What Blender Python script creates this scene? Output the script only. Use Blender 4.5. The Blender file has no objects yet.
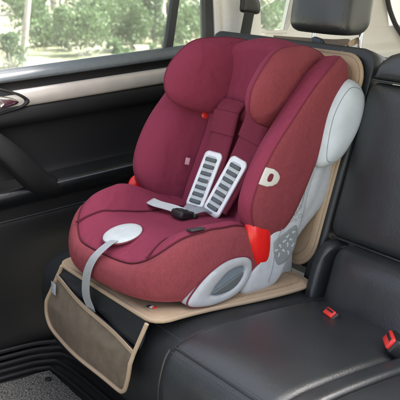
import bpy, bmesh, math, random
import numpy as np
from mathutils import Vector, Matrix
random.seed(7); rng = np.random.default_rng(7)
SC = bpy.context.scene
COL = SC.collection
R = math.radians

# ------------------------------------------------------------------ materials
def new_mat(name):
    m = bpy.data.materials.new(name); m.use_nodes = True
    nt = m.node_tree; b = nt.nodes['Principled BSDF']
    return m, nt, b
def node(nt, typ, **kw):
    n = nt.nodes.new(typ)
    for k, v in kw.items():
        if k in n.inputs: n.inputs[k].default_value = v
        else: setattr(n, k, v)
    return n
def ramp(nt, fac, stops):
    r = nt.nodes.new('ShaderNodeValToRGB')
    els = r.color_ramp.elements
    while len(els) < len(stops): els.new(0.5)
    for e, (p, c) in zip(els, stops):
        e.position = p; e.color = (*c, 1)
    nt.links.new(fac, r.inputs['Fac']); return r.outputs['Color']
def noise(nt, co, scale, detail=3.0, rough=.55, stretch=None):
    if stretch:
        mp = node(nt, 'ShaderNodeMapping'); mp.inputs['Scale'].default_value = stretch
        nt.links.new(co, mp.inputs['Vector']); co = mp.outputs['Vector']
    n = node(nt, 'ShaderNodeTexNoise', Scale=scale, Detail=detail, Roughness=rough)
    nt.links.new(co, n.inputs['Vector']); return n.outputs['Fac']
def bump(nt, b, h, strength, dist, prev=None):
    n = node(nt, 'ShaderNodeBump', Strength=strength, Distance=dist)
    nt.links.new(h, n.inputs['Height'])
    if prev is not None: nt.links.new(prev, n.inputs['Normal'])
    nt.links.new(n.outputs['Normal'], b.inputs['Normal']); return n.outputs['Normal']
def objco(nt):
    return nt.nodes.new('ShaderNodeTexCoord').outputs['Object']
def mul(c, k): return tuple(min(1, x*k) for x in c)

def fabric(name, c, sheen=.16, heather=.2, stretch=None, wrinkle=.45, rough=.9):
    m, nt, b = new_mat(name); co = objco(nt)
    f = noise(nt, co, 420, 2, .6, stretch)
    g = noise(nt, co, 9, 4)
    mx = node(nt, 'ShaderNodeMath', operation='MULTIPLY_ADD'); mx.inputs[1].default_value = .3
    nt.links.new(g, mx.inputs[0]); nt.links.new(f, mx.inputs[2])
    cl = ramp(nt, mx.outputs[0], [(.35, mul(c, 1-heather)), (.95, mul(c, 1+heather))])
    nt.links.new(cl, b.inputs['Base Color'])
    b.inputs['Roughness'].default_value = rough
    b.inputs['Specular IOR Level'].default_value = .2
    b.inputs['Sheen Weight'].default_value = sheen
    b.inputs['Sheen Roughness'].default_value = .45
    b.inputs['Sheen Tint'].default_value = (*mul(c, 2.6), 1)
    p = bump(nt, b, g, wrinkle, .007)
    if wrinkle > .3:        # soft pulled creases
        wv = node(nt, 'ShaderNodeTexWave', Scale=7.0, Distortion=9.0, Detail=2.0); wv.inputs['Detail Scale'].default_value = 1.6
        nt.links.new(co, wv.inputs['Vector'])
        p = bump(nt, b, wv.outputs['Fac'], .26, .006, p)
    bump(nt, b, f, .38, .0014, p)
    return m
def leather(name, c, rough=.36, grain=260, wr=.22, spec=.5):
    m, nt, b = new_mat(name); co = objco(nt)
    v = node(nt, 'ShaderNodeTexVoronoi', Scale=grain, feature='F1'); nt.links.new(co, v.inputs['Vector'])
    g = noise(nt, co, 7, 5, .6)
    cl = ramp(nt, g, [(.3, mul(c, .85)), (.7, mul(c, 1.15))]); nt.links.new(cl, b.inputs['Base Color'])
    rr = node(nt, 'ShaderNodeMapRange'); rr.inputs['To Min'].default_value = rough-.05; rr.inputs['To Max'].default_value = rough+.08
    nt.links.new(g, rr.inputs['Value']); nt.links.new(rr.outputs[0], b.inputs['Roughness'])
    b.inputs['Specular IOR Level'].default_value = spec
    p = bump(nt, b, g, wr, .006)
    bump(nt, b, v.outputs['Distance'], .22, .0012, p)
    return m
def plastic(name, c, rough=.45, spec=.5, tex=.08, metallic=0, scale=60):
    m, nt, b = new_mat(name); co = objco(nt)
    g = noise(nt, co, scale, 4)
    cl = ramp(nt, g, [(.3, mul(c, .93)), (.7, mul(c, 1.06))]); nt.links.new(cl, b.inputs['Base Color'])
    b.inputs['Roughness'].default_value = rough; b.inputs['Specular IOR Level'].default_value = spec
    b.inputs['Metallic'].default_value = metallic
    bump(nt, b, g, tex, .001)
    return m

PLUM = (.195, .029, .058)
M = {}
M['plum'] = fabric('plum_fabric', PLUM, heather=.15)
M['maroon'] = fabric('maroon_fabric', (.190, .040, .050), heather=.22, stretch=(1, 1, .25))
M['strap_plum'] = fabric('strap_cover_fabric', (.155, .024, .045), heather=.12)
M['piping'] = fabric('piping_fabric', (.13, .022, .035), heather=.1, wrinkle=0)
M['tagpink'] = fabric('pink_tag', (.50, .27, .32), heather=.1, wrinkle=0)
M['seamdark'] = fabric('seam_fabric', (.085, .014, .024), heather=.1, wrinkle=0)
M['leather'] = leather('black_leather', (.0195, .0225, .0245), .34, 260, .17, .65)
M['leather2'] = leather('black_leather_soft', (.015, .0175, .0195), .42, 260, .14)
M['doorblack'] = plastic('door_black', (.0095, .0098, .0105), .52, .30, .2, 0, 300)
M['doorledge'] = leather('door_ledge', (.007, .0078, .009), .32)
M['black'] = plastic('black_plastic', (.010, .010, .011), .4)
M['rubber'] = plastic('rubber', (.011, .011, .012), .62, .3)
M['sill'] = plastic('sill_plastic', (.13, .15, .165), .24, .7)
M['silver'] = plastic('silver_trim', (.60, .56, .52), .36, .5, .03, .30, 15)
M['chrome'] = plastic('chrome', (.75, .76, .78), .12, .5, 0, 1)
M['beige'] = leather('beige_leatherette', (.385, .285, .19), .5, 200, .3, .35)
M['binding'] = fabric('beige_binding', (.36, .275, .19), heather=.12, wrinkle=.1, sheen=.1)
M['greyshell'] = plastic('grey_shell', (.45, .48, .51), .42, .45, .05)
M['panelgrey'] = plastic('panel_grey', (.33, .35, .372), .40, .45, .05)
M['paleshell'] = plastic('pale_shell', (.47, .525, .57), .55, .35, .2, 0, 18)
M['recess'] = plastic('blue_grey_recess', (.14, .175, .21), .5)
M['greystrap'] = fabric('grey_webbing', (.27, .29, .31), heather=.15, sheen=.1, wrinkle=.1, stretch=(1, 1, .2))
M['ovalgrey'] = plastic('oval_grey', (.43, .47, .475), .5, .4)
M['grip'] = plastic('grip_silver', (.74, .75, .75), .28, .6, .04, .25)
M['stickergrey'] = plastic('sticker_grey', (.22, .245, .25), .5)
M['insetgrey'] = plastic('grip_inset', (.46, .50, .50), .5)
M['gripgrey'] = plastic('grip_grey', (.085, .10, .105), .5)
M['red'] = plastic('red_plastic', (.62, .012, .010), .28, .5, .02)
M['redbtn'] = plastic('red_button', (.65, .03, .022), .35, .5, .02)
M['stitch'] = fabric('grey_thread', (.07, .075, .08), heather=.1, wrinkle=0, sheen=0)
M['stitchbeige'] = fabric('beige_thread', (.27, .18, .11), heather=.1, wrinkle=0, sheen=0)
M['stitchplum'] = M['piping']
M['tagwhite'] = fabric('white_tag', (.50, .49, .455), heather=.06, wrinkle=.2, sheen=.1)
M['trimbeige'] = plastic('beige_trim', (.76, .745, .715), .6, .3, .1, 0, 200)
M['trimdark'] = plastic('dark_trim', (.02, .022, .025), .5)
M['belt'] = fabric('belt_webbing', (.045, .047, .045), heather=.15, sheen=.1, wrinkle=0, stretch=(1, 1, .2))
M['carpet'] = None

def carpet():
    m, nt, b = new_mat('grey_carpet'); co = objco(nt)
    f = noise(nt, co, 190, 3, .8); g = noise(nt, co, 420, 2)
    cl = ramp(nt, f, [(.40, (.018, .018, .017)), (.52, (.11, .108, .10)), (.68, (.38, .37, .35))])
    nt.links.new(cl, b.inputs['Base Color']); b.inputs['Roughness'].default_value = .95
    bump(nt, b, f, 1, .006); return m
M['carpet'] = carpet()

def mesh_cloth():
    m, nt, b = new_mat('mesh_cloth'); co = objco(nt)
    mp = node(nt, 'ShaderNodeMapping'); mp.inputs['Rotation'].default_value = (0, R(38), 0)
    nt.links.new(co, mp.inputs['Vector'])
    w1 = node(nt, 'ShaderNodeTexWave', Scale=82.0, bands_direction='X', Distortion=.3)
    w2 = node(nt, 'ShaderNodeTexWave', Scale=82.0, bands_direction='Z', Distortion=.3)
    nt.links.new(mp.outputs[0], w1.inputs['Vector']); nt.links.new(mp.outputs[0], w2.inputs['Vector'])
    mx = node(nt, 'ShaderNodeMath', operation='MAXIMUM')
    nt.links.new(w1.outputs['Fac'], mx.inputs[0]); nt.links.new(w2.outputs['Fac'], mx.inputs[1])
    rp = node(nt, 'ShaderNodeMapRange'); rp.inputs['From Min'].default_value = .60; rp.inputs['From Max'].default_value = .88
    nt.links.new(mx.outputs[0], rp.inputs['Value'])
    g = noise(nt, co, 30, 3)
    cl = ramp(nt, g, [(.3, (.22, .175, .125)), (.7, (.31, .25, .18))]); nt.links.new(cl, b.inputs['Base Color'])
    b.inputs['Roughness'].default_value = .7
    nt.links.new(rp.outputs[0], b.inputs['Alpha'])
    return m
M['mesh'] = mesh_cloth()

def glass():
    m = bpy.data.materials.new('window_glass'); m.use_nodes = True; nt = m.node_tree
    nt.nodes.clear()
    out = nt.nodes.new('ShaderNodeOutputMaterial')
    tr = nt.nodes.new('ShaderNodeBsdfTransparent'); tr.inputs['Color'].default_value = (.93, .96, .95, 1)
    gl = nt.nodes.new('ShaderNodeBsdfGlossy'); gl.inputs['Roughness'].default_value = .02
    fr = nt.nodes.new('ShaderNodeFresnel'); fr.inputs['IOR'].default_value = 1.45
    mx = nt.nodes.new('ShaderNodeMixShader')
    nt.links.new(fr.outputs[0], mx.inputs[0]); nt.links.new(tr.outputs[0], mx.inputs[1]); nt.links.new(gl.outputs[0], mx.inputs[2])
    tl = nt.nodes.new('ShaderNodeBsdfTranslucent'); tl.inputs['Color'].default_value = (.85, .87, .86, 1)
    m2 = nt.nodes.new('ShaderNodeMixShader'); m2.inputs[0].default_value = .045
    nt.links.new(mx.outputs[0], m2.inputs[1]); nt.links.new(tl.outputs[0], m2.inputs[2])
    nt.links.new(m2.outputs[0], out.inputs['Surface'])
    return m
M['glass'] = glass()

def leafmat(name, c):
    m, nt, b = new_mat(name); co = objco(nt)
    g = noise(nt, co, 5, 3)
    cl = ramp(nt, g, [(.3, mul(c, .55)), (.7, mul(c, 1.5))]); nt.links.new(cl, b.inputs['Base Color'])
    b.inputs['Roughness'].default_value = .6
    b.inputs['Transmission Weight'].default_value = 0
    tl = nt.nodes.new('ShaderNodeBsdfTranslucent'); nt.links.new(cl, tl.inputs['Color'])
    mx = nt.nodes.new('ShaderNodeMixShader'); mx.inputs[0].default_value = .4
    out = nt.nodes['Material Output']
    nt.links.new(b.outputs[0], mx.inputs[1]); nt.links.new(tl.outputs[0], mx.inputs[2]); nt.links.new(mx.outputs[0], out.inputs['Surface'])
    return m
M['leafA'] = leafmat('leaf_bright', (.085, .140, .058))
M['leafB'] = leafmat('leaf_mid', (.066, .112, .055))
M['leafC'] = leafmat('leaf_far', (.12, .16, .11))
def bark():
    m, nt, b = new_mat('pale_bark'); co = objco(nt)
    f = noise(nt, co, 9, 5, .7, (1, 1, .25))
    cl = ramp(nt, f, [(.35, (.24, .22, .19)), (.65, (.50, .47, .42))]); nt.links.new(cl, b.inputs['Base Color'])
    b.inputs['Roughness'].default_value = .9; bump(nt, b, f, .8, .02); return m
M['bark'] = bark()
def groundmat():
    m, nt, b = new_mat('pale_ground'); co = objco(nt)
    f = noise(nt, co, .35, 6, .6); g = noise(nt, co, 6, 5, .7)
    mx = node(nt, 'ShaderNodeMath', operation='MULTIPLY_ADD'); mx.inputs[1].default_value = .35
    nt.links.new(g, mx.inputs[0]); nt.links.new(f, mx.inputs[2])
    cl = ramp(nt, mx.outputs[0], [(.50, (.10, .13, .055)), (.62, (.22, .215, .14)), (.78, (.36, .34, .28))])
    nt.links.new(cl, b.inputs['Base Color']); b.inputs['Roughness'].default_value = .95
    bump(nt, b, g, .6, .05); return m
M['ground'] = groundmat()
M['grass'] = leafmat('dry_grass', (.13, .15, .05))

# ------------------------------------------------------------------ geometry helpers
def crs(P, n, closed=False):
    P = np.asarray(P, float); k = len(P)
    if closed:
        t = np.linspace(0, k, n, endpoint=False)
    else:
        t = np.linspace(0, k-1, n)
    i = np.floor(t).astype(int)
    if not closed: i = np.minimum(i, k-2)
    f = (t-i).reshape((-1,)+(1,)*(P.ndim-1))
    def g(j):
        if closed: return P[np.mod(j, k)]
        lo = 2*P[0]-P[1]; hi = 2*P[-1]-P[-2]
        Q = np.concatenate([lo[None], P, hi[None]]); return Q[np.clip(j+1, 0, k+1)]
    p0, p1, p2, p3 = g(i-1), g(i), g(i+1), g(i+2)
    return .5*(2*p1+(p2-p0)*f+(2*p0-5*p1+4*p2-p3)*f**2+(3*p1-p0-3*p2+p3)*f**3)

class MB:
    def __init__(s): s.v = []; s.f = []; s.mi = []; s.mats = []; s.cur = 0
    def grid(s, G, cu=False, cv=False, capu=False):
        """G: rows x cols x 3.  cv closes the columns, cu the rows."""
        G = np.asarray(G, float); r, c = G.shape[:2]; o = len(s.v)
        s.v += [tuple(p) for p in G.reshape(-1, 3)]
        for i in range(r if cu else r-1):
            for j in range(c if cv else c-1):
                a, b = i % r, (i+1) % r; d, e = j % c, (j+1) % c
                s.f.append((o+a*c+d, o+a*c+e, o+b*c+e, o+b*c+d)); s.mi.append(s.cur)
        if capu:
            s.f.append(tuple(o+j for j in range(c))[::-1]); s.mi.append(s.cur)
            s.f.append(tuple(o+(r-1)*c+j for j in range(c))); s.mi.append(s.cur)
        return s
    def smooth(s, rows, nr, nc, cu=False, cv=False, capu=False):
        G = np.asarray(rows, float)
        G = crs(G, nr, cu); G = np.swapaxes(crs(np.swapaxes(G, 0, 1), nc, cv), 0, 1)
        return s.grid(G, cu, cv, capu)
    def tube(s, P, r, n=8, closed=False, res=None, ends=True):
        P = np.asarray(P, float)
        if res: P = crs(P, res, closed)
        k = len(P); rr = np.full(k, r) if np.isscalar(r) else np.interp(np.linspace(0, 1, k), np.linspace(0, 1, len(r)), r)
        T = np.roll(P, -1, 0)-np.roll(P, 1, 0)
        if not closed: T[0] = P[1]-P[0]; T[-1] = P[-1]-P[-2]
        T /= np.linalg.norm(T, axis=1)[:, None]+1e-12
        ref = np.array([0, 0, 1.]) if abs(T[0][2]) < .9 else np.array([1., 0, 0])
        U = np.cross(T[0], ref); U /= np.linalg.norm(U); G = []
        for i in range(k):
            U = U-T[i]*(U@T[i]); U /= np.linalg.norm(U)+1e-12; V = np.cross(T[i], U)
            G.append([P[i]+rr[i]*(math.cos(a)*U+math.sin(a)*V) for a in np.linspace(0, 2*math.pi, n, endpoint=False)])
        return s.grid(G, closed, True, capu=(not closed and ends))
    def strap(s, P, side, w, t, res=40, soft=False):
        """ribbon with rounded edges along P; side = width direction (one or per point)"""
        P = np.asarray(P, float); S = np.asarray(side, float)
        if S.ndim == 1: S = np.repeat(S[None], len(P), 0)
        W = np.full(len(P), w) if np.isscalar(w) else np.asarray(w, float)
        P = crs(P, res); S = crs(S, res); W = crs(W[:, None], res)[:, 0]
        S /= np.linalg.norm(S, axis=1)[:, None]
        T = np.gradient(P, axis=0); T /= np.linalg.norm(T, axis=1)[:, None]
        N = np.cross(S, T); N /= np.linalg.norm(N, axis=1)[:, None]
        prof = [(-.5, 0), (-.46, .5), (-.2, .5), (0, .5), (.2, .5), (.46, .5), (.5, 0), (.46, -.5), (0, -.5), (-.46, -.5)]
        if soft: prof = [(.5*math.copysign(abs(math.cos(q))**.62, math.cos(q)), .5*math.copysign(abs(math.sin(q))**.9, math.sin(q))) for q in np.linspace(0, 2*math.pi, 28, endpoint=False)]
        G = [[P[i]+S[i]*a*W[i]+N[i]*b*t for a, b in prof] for i in range(len(P))]
        return s.grid(G, False, True, True)
    def pad(s, outline, mapf, hf, hb, k=5, n=80, ring=16, half=None, res=True, dent=None):
        """pillow on an outline (u,v), mapf(u,v,h)->xyz; front bulge hf, back bulge hb"""
        O = crs(outline, n, True) if res else np.asarray(outline, float)
        c = O.mean(0)
        ss = np.sin(np.linspace(0, math.pi/2, ring)); ss[0] = .02
        rows = []
        def hh(x): return (max(0, 1-x**k))**.5
        if half != 'front':
            for x in ss: rows.append([(c+(p-c)*x, -hb*hh(x)) for p in O])
        if half != 'back':
            seq = ss[::-1] if half == 'front' else ss[::-1][1:]
            for x in seq: rows.append([(c+(p-c)*x, hf*hh(x)) for p in O])
        G = [[mapf(p[0], p[1], h+(dent(p[0], p[1])*hh(np.linalg.norm(p-c)/1e9+.5) if dent and h > 0 else 0)) for p, h in r] for r in rows]
        return s.grid(G, False, True, True)
    def box(s, lo, hi, bev=.003, M4=None, seg=2):
        bm = bmesh.new(); bmesh.ops.create_cube(bm, size=1)
        lo, hi = np.array(lo, float), np.array(hi, float)
        for v in bm.verts: v.co = Vector(((lo+hi)/2+np.array(v.co)*(hi-lo)))
        if bev: bmesh.ops.bevel(bm, geom=bm.edges[:], offset=bev, segments=seg, profile=.5, affect='EDGES')
        o = len(s.v); bm.verts.index_update()
        for v in bm.verts:
            p = v.co if M4 is None else M4 @ v.co
            s.v.append(tuple(p))
        for f in bm.faces: s.f.append(tuple(o+v.index for v in f.verts)); s.mi.append(s.cur)
        bm.free(); return s
    def prism(s, poly, mapf, h0, h1):
        """flat slab from a polygon: mapf(u,v,h)"""
        o = len(s.v); n = len(poly)
        for h in (h0, h1): s.v += [tuple(mapf(u, v, h)) for u, v in poly]
        s.f.append(tuple(range(o, o+n))[::-1]); s.f.append(tuple(range(o+n, o+2*n))); s.mi += [s.cur]*2
        for i in range(n):
            j = (i+1) % n; s.f.append((o+i, o+j, o+n+j, o+n+i)); s.mi.append(s.cur)
        return s
    def build(s, name, mat, parent=None, smooth=True, angle=None):
        me = bpy.data.meshes.new(name); me.from_pydata(s.v, [], s.f)
        for m in (mat if isinstance(mat, list) else [mat]): me.materials.append(m)
        bm = bmesh.new(); bm.from_mesh(me)
        bmesh.ops.recalc_face_normals(bm, faces=bm.faces[:])
        bm.to_mesh(me); bm.free()
        for i, p in enumerate(me.polygons):
            p.use_smooth = smooth; p.material_index = s.mi[i]
        if smooth:
            try: me.set_sharp_from_angle(angle=R(angle or 50))
            except Exception: pass
        o = bpy.data.objects.new(name, me); COL.objects.link(o)
        if parent is not None: o.parent = parent
        return o
def thing(name, label, cat, loc=(0, 0, 0), group=None, rz=0):
    o = bpy.data.objects.new(name, None); COL.objects.link(o); o.location = loc; o.rotation_euler = (0, 0, rz)
    o.empty_display_size = .05
    return tag(o, label, cat, group)
def tag(o, label=None, cat=None, group=None, kind=None):
    if label: o['label'] = label
    if cat: o['category'] = cat
    if group: o['group'] = group
    if kind: o['kind'] = kind
    return o
def rrect(u0, u1, v0, v1, r, n=5):
    P = []
    for cx, cy, a0 in ((u1-r, v1-r, 0), (u0+r, v1-r, 90), (u0+r, v0+r, 180), (u1-r, v0+r, 270)):
        for a in np.linspace(a0, a0+90, n): P.append((cx+r*math.cos(R(a)), cy+r*math.sin(R(a))))
    return np.array(P)
def dense(P, n):
    """even resample of a closed polyline"""
    P = np.asarray(P, float); Q = np.concatenate([P, P[:1]]); d = np.r_[0, np.cumsum(np.linalg.norm(np.diff(Q, axis=0), axis=1))]
    t = np.linspace(0, d[-1], n, endpoint=False)
    return np.stack([np.interp(t, d, Q[:, i]) for i in range(P.shape[1])], 1)
def sstep(a, b, x):
    t = np.clip((x-a)/(b-a), 0, 1); return t*t*(3-2*t)
def stitches(mb, P, r, dash, gap):
    """dashes of thread along a path"""
    P = np.asarray(P, float); d = np.r_[0, np.cumsum(np.linalg.norm(np.diff(P, axis=0), axis=1))]
    t = 0
    while t+dash < d[-1]:
        q = [[np.interp(x, d, P[:, i]) for i in range(3)] for x in (t, t+dash/2, t+dash)]
        mb.tube(q, r, 5); t += dash+gap

# ------------------------------------------------------------------ child seat
SEAT = thing('child_car_seat', 'plum and maroon high back child car seat standing on a beige seat protector', 'child car seat', (.03, 0, 0), None, R(4))
AV = np.array([0, .342, .94]); NV = np.array([0, -.94, .342]); OB = np.array([0, .19, .1])
def B(x, n, a):                                  # back frame -> seat frame
    return np.array([x, 0, 0])+OB+NV*n+AV*a

HW, YC, HF, HR = .266, -.03, .277, .20
def plan(t, k=1.0, m=3.2):
    c, s_ = math.cos(t), math.sin(t)
    x = HW*math.copysign(abs(c)**(2/m), c); y = (HF if s_ < 0 else HR)*math.copysign(abs(s_)**(2/m), s_)
    return x*k, YC+y*k
def ztop(x, y):
    ax = abs(x)
    base = .158+.012*math.exp(-((y+.16)/.07)**2)-.032*float(sstep(-.17, -.30, y))+.006*math.exp(-((y-.03)/.09)**2)*(1-sstep(.1, .2, ax))
    fr = float(np.clip((y+.30)/.21, 0, 1)); fr = .12+.88*fr**.85
    rear = 1-.75*float(sstep(-.08, .10, y))
    if x < 0: bol = .080*float(sstep(.110, .200, ax))*fr*rear*(1-.62*float(sstep(.198, .262, ax)))   # child-side bolster stands proud
    else: bol = .056*float(sstep(.11, .225, ax))*fr*(1-.5*float(sstep(-.03, .10, y)))
    groove = -.0045*math.exp(-((ax-gx(y))/.012)**2)*float(sstep(-.26, -.19, y))
    return base+bol+groove
def gx(y): return float(np.interp(y, [-.27, -.245, -.21, -.15, 0, .15], [.182, .170, .158, .140, .122, .115]))
tq = np.linspace(0, 2*math.pi, 8001); pq = np.array([plan(t) for t in tq]); dq = np.r_[0, np.cumsum(np.linalg.norm(np.diff(pq, axis=0), axis=1))]
TT = np.interp(np.linspace(0, dq[-1], 200, endpoint=False), dq, tq)
SEAM = .905
rim = MB(); rows = []
prof = [(.55, .10), (.90, .09), (.945, .13), (.975, .25), (.995, .42), (1.0, .58), (.995, .73), (.975, .87), (.945, .965), (SEAM, 1.0), (SEAM-.012, .975)]
prof = crs(np.array(prof), 36)
for k, fz in prof:
    r = []
    for t in TT:
        x, y = plan(t, k); xs, ys = plan(t, SEAM)
        z = (ztop(xs, ys)-.006)*fz
        lift = .022*max(0, -math.sin(t))**2*(1-fz)      # the front lip lifts a little off the mat
        r.append((x, y, z+lift+.012*(1-fz)))
    rows.append(r)
rim.grid(rows, False, True); rim.build('seat_rim', M['maroon'], SEAT)
pad = MB(); rows = []
for k in np.r_[SEAM-.004, SEAM-.012, np.linspace(SEAM-.03, .0015, 60)]:
    r = []
    for t in TT:
        x, y = plan(t, k)
        d = (SEAM-k)*HW
        z = ztop(x, y)+.004*(1-math.exp(-d/.01))-.006*math.exp(-d/.008)
        r.append((x, y, z))
    rows.append(r)
pad.grid(rows, False, True); pad.build('seat_pad', M['plum'], SEAT)
pp = MB()
pp.tube([(*plan(t, SEAM), ztop(*plan(t, SEAM))-.003) for t in TT], .0022, 6, closed=True)
for sg in (-1, 1):
    ys = np.linspace(-.256, .09, 50)
    pp.tube([(sg*gx(y), y, ztop(sg*gx(y), y)+.0055) for y in ys], .0028, 6)
pp.build('seam_piping', M['seamdark'], SEAT)

# torso wings ----------------------------------------------------
ta = [-.020, .0, .038, .09, .16, .25, .34, .43, .50, .545, .565]
tnf = [.08, .135, .19, .232, .240, .222, .182, .135, .088, .04, .0]
tnr = [.07, .075, .062, .05, .04, .03, .018, .004, -.012, -.02, -.02]
txo = [.235, .25, .265, .276, .283, .287, .288, .285, .28, .265, .25]
tsc = [.15, .75, .97, 1, 1, 1, 1, 1, 1, .8, .15]
def wing_loop(i):
    nf, nr, xo = tnf[i], tnr[i], txo[i]
    L = [(.12, -.045), (.128, .004), (.155, nf*.22), (.178, nf*.52), (.198, nf*.80), (xo-.050, nf*.965), (xo-.030, nf*1.0), (xo-.010, nf*.965), (xo+.002, nf*.87),
         (xo+.006, nf*.62+nr*.38), (xo+.003, nf*.25+nr*.75), (xo-.006, nr), (xo-.05, nr-.03), (.18, -.05)]
    L = np.array(L); c = L.mean(0); c[0] = .215; L = c+(L-c)*tsc[i]
    return L, ta[i]
for sg in (-1, 1):
    secs = []
    for i in range(len(ta)):
        L, a = wing_loop(i); secs.append([B(sg*x, n, a) for x, n in L])
    G = crs(np.array(secs), 70); G = np.swapaxes(crs(np.swapaxes(G, 0, 1), 92, True), 0, 1)
    WG = G; WNS = int(round(7.4/14*92))
    ns = int(round(7.4/14*92)); s0 = int(round(.5/14*92))
    w = MB(); w.grid(G[:, s0:ns+1]); w.build('torso_wing', M['plum'], SEAT)
    w = MB(); w.grid(np.concatenate([G[:, ns:], G[:, :s0+1]], 1)); w.build('wing_cover', M['maroon'], SEAT)
    w = MB(); w.tube(G[3:-3, ns], .0023, 6); w.build('seam_piping', M['piping'], SEAT)
# centre back panel ----------------------------------------------
bp = MB()
rows = []
for a in np.linspace(-.03, .42, 12):
    dep = .012*math.sin(min(1, max(0, a/.4))*math.pi)
    rows.append([B(x, .058+.018*math.cos(min(1, max(0, a/.5))*math.pi)*(1 if a < .25 else 0)+.03*(abs(x)/.15)**2.5-dep*(1-(x/.15)**2)+.008*math.cos(x*60)*(a < .34), a) for x in np.linspace(-.15, .15, 15)])
bp.smooth(rows, 50, 60); bp.build('back_panel', M['plum'], SEAT)
# head rest -------------------------------------------------------
hc = MB(); rows = []
for n0, a in [(.04, .325), (.056, .322), (.064, .345), (.066, .40), (.070, .46), (.080, .51), (.086, .535), (.076, .562), (.040, .578), (-.01, .580), (-.055, .570), (-.075, .53)]:
    rows.append([B(x, n0+.020*(abs(x)/.2)**2*(1 if n0 > .05 else .3), a-(.012+(.022 if a > .53 else 0))*(abs(x)/.16)**2.4+.006*math.cos(x*16)*(a > .5)) for x in np.linspace(-.165, .165, 13)])
hc.smooth(rows, 60, 60); hc.build('headrest_panel', M['plum'], SEAT)
w = MB()
for sg in (-1, 1):
    w = MB(); w.tube([B(sg*x_, n_, a_) for x_, n_, a_ in ((.118, .074, .345), (.121, .077, .40), (.124, .082, .46), (.127, .092, .51), (.128, .092, .545))], .0030, 6, res=30); w.build('seam_piping', M['seamdark'], SEAT)
hout = [(-.03, .40), (.0, .352), (.06, .326), (.13, .316), (.195, .318), (.238, .340), (.256, .385), (.250, .425), (.228, .474), (.19, .520), (.12, .550), (.05, .568), (-.03, .570), (-.075, .54), (-.06, .46)]
def hmap(sg):
    def f(u, v, h):
        ct = max(0, min(1, u/.25))
        x = .126+.060*ct**.8+.008*math.sin((v-.32)*12)
        nx, nn = .93, -.36
        return B(sg*(x+nx*h), u+nn*h*.9, v)
    return f
for sg in (-1, 1):
    w = MB(); w.pad(hout, hmap(sg), .040, .052, k=2.6, n=110, ring=22, half='back'); w.build('head_wing', M['plum'], SEAT)
    w = MB(); w.pad(hout, hmap(sg), .042, .040, k=2.8, n=110, ring=18, half='front'); w.build('head_wing_cover', M['maroon'], SEAT)
    w = MB(); O = crs(hout, 110, True)[22:92]
    w.tube([hmap(sg)(u, v, 0) for u, v in O], .0026, 6); w.build('seam_piping', M['piping'], SEAT)
# plastic shell ---------------------------------------------------
sh = MB(); rows = []
for a, hw, n0, n1 in [(-.10, .225, .09, .02), (-.04, .235, .07, -.01), (.06, .250, .05, -.045), (.16, .265, .03, -.085), (.26, .262, .01, -.08), (.36, .25, -.005, -.08), (.46, .235, -.015, -.085), (.55, .20, -.02, -.085)]:
    L = [(-hw+.02, n0), (-hw, n0-.02), (-hw, (n0+n1)/2), (-hw+.02, n1), (-hw*.4, n1-.012), (hw*.4, n1-.012), (hw-.02, n1), (hw, (n0+n1)/2), (hw, n0-.02), (hw-.02, n0), (hw*.5, n0-.02), (-hw*.5, n0-.02)]
    rows.append([B(x, n, a) for x, n in L])
sh.smooth(rows, 50, 72, False, True, True); sh.build('back_shell', M['greyshell'], SEAT)
gout = [(.03, .258), (-.015, .250), (-.050, .285), (-.078, .355), (-.088, .42), (-.080, .470), (-.045, .503), (.015, .49), (.05, .39)]
for sg in (-1, 1):
    w = MB(); w.pad(gout, lambda u, v, h: B(sg*(.270+h), u, v), .052, .05, k=3.2, n=70, ring=14); gd = w.build('side_guard', M['paleshell'], SEAT)
    w = MB(); O = crs(np.array(gout), 80, True); c_ = O.mean(0); w.tube([B(sg*(.270+.052*(1-.84**3.2)**.5+.0004), *(c_+(p-c_)*.84)) for p in O], .0010, 5, closed=True); w.build('part_line', M['stickergrey'], gd)
# lower arm of the shell joining the base
for sg in (-1, 1):
    w = MB()
    out = [(.27, .335), (.262, .30), (.240, .225), (.205, .14), (.165, .06), (.115, .006), (.01, .008), (.02, .06), (.075, .105), (.10, .19), (.15, .28), (.205, .35)]
    w.pad(out[::-1], lambda u, v, h: np.array([sg*(.246+h), u, v]), .022, .06, k=9, n=90, ring=12); w.build('shell_arm', M['greyshell'], SEAT)
    w = MB()
    w.pad([(.058, .215), (.024, .205), (.020, .15), (.045, .088), (.088, .075), (.104, .12), (.098, .20)], lambda u, v, h: np.array([sg*(.246+h), u, v]), .028, .03, k=3.2, n=60, ring=12)
    w.build('belt_guide', M['red'], SEAT)
w = MB(); w.pad([(.045, .245), (.005, .232), (-.006, .195), (.02, .165), (.06, .17), (.07, .22)], lambda u, v, h: np.array([-.272+h, u, v]), .018, .012, k=3.2, n=50, ring=10); w.build('belt_guide', M['red'], SEAT)
w = MB(); w.box((-.205, .02, -.008), (.205, .25, .12), .01); 
w.build('seat_base', M['greyshell'], SEAT)
# shoulder belt hook under each head wing
for sg in (-1, 1):
    w = MB(); w.pad([(.085, .325), (.035, .325), (.02, .305), (.05, .292), (.09, .302)], lambda u, v, h: B(sg*(.178+h), u, v), .012, .012, k=3, n=40, ring=8)
    w.build('shoulder_belt_hook', M['redbtn'], SEAT)
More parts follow.
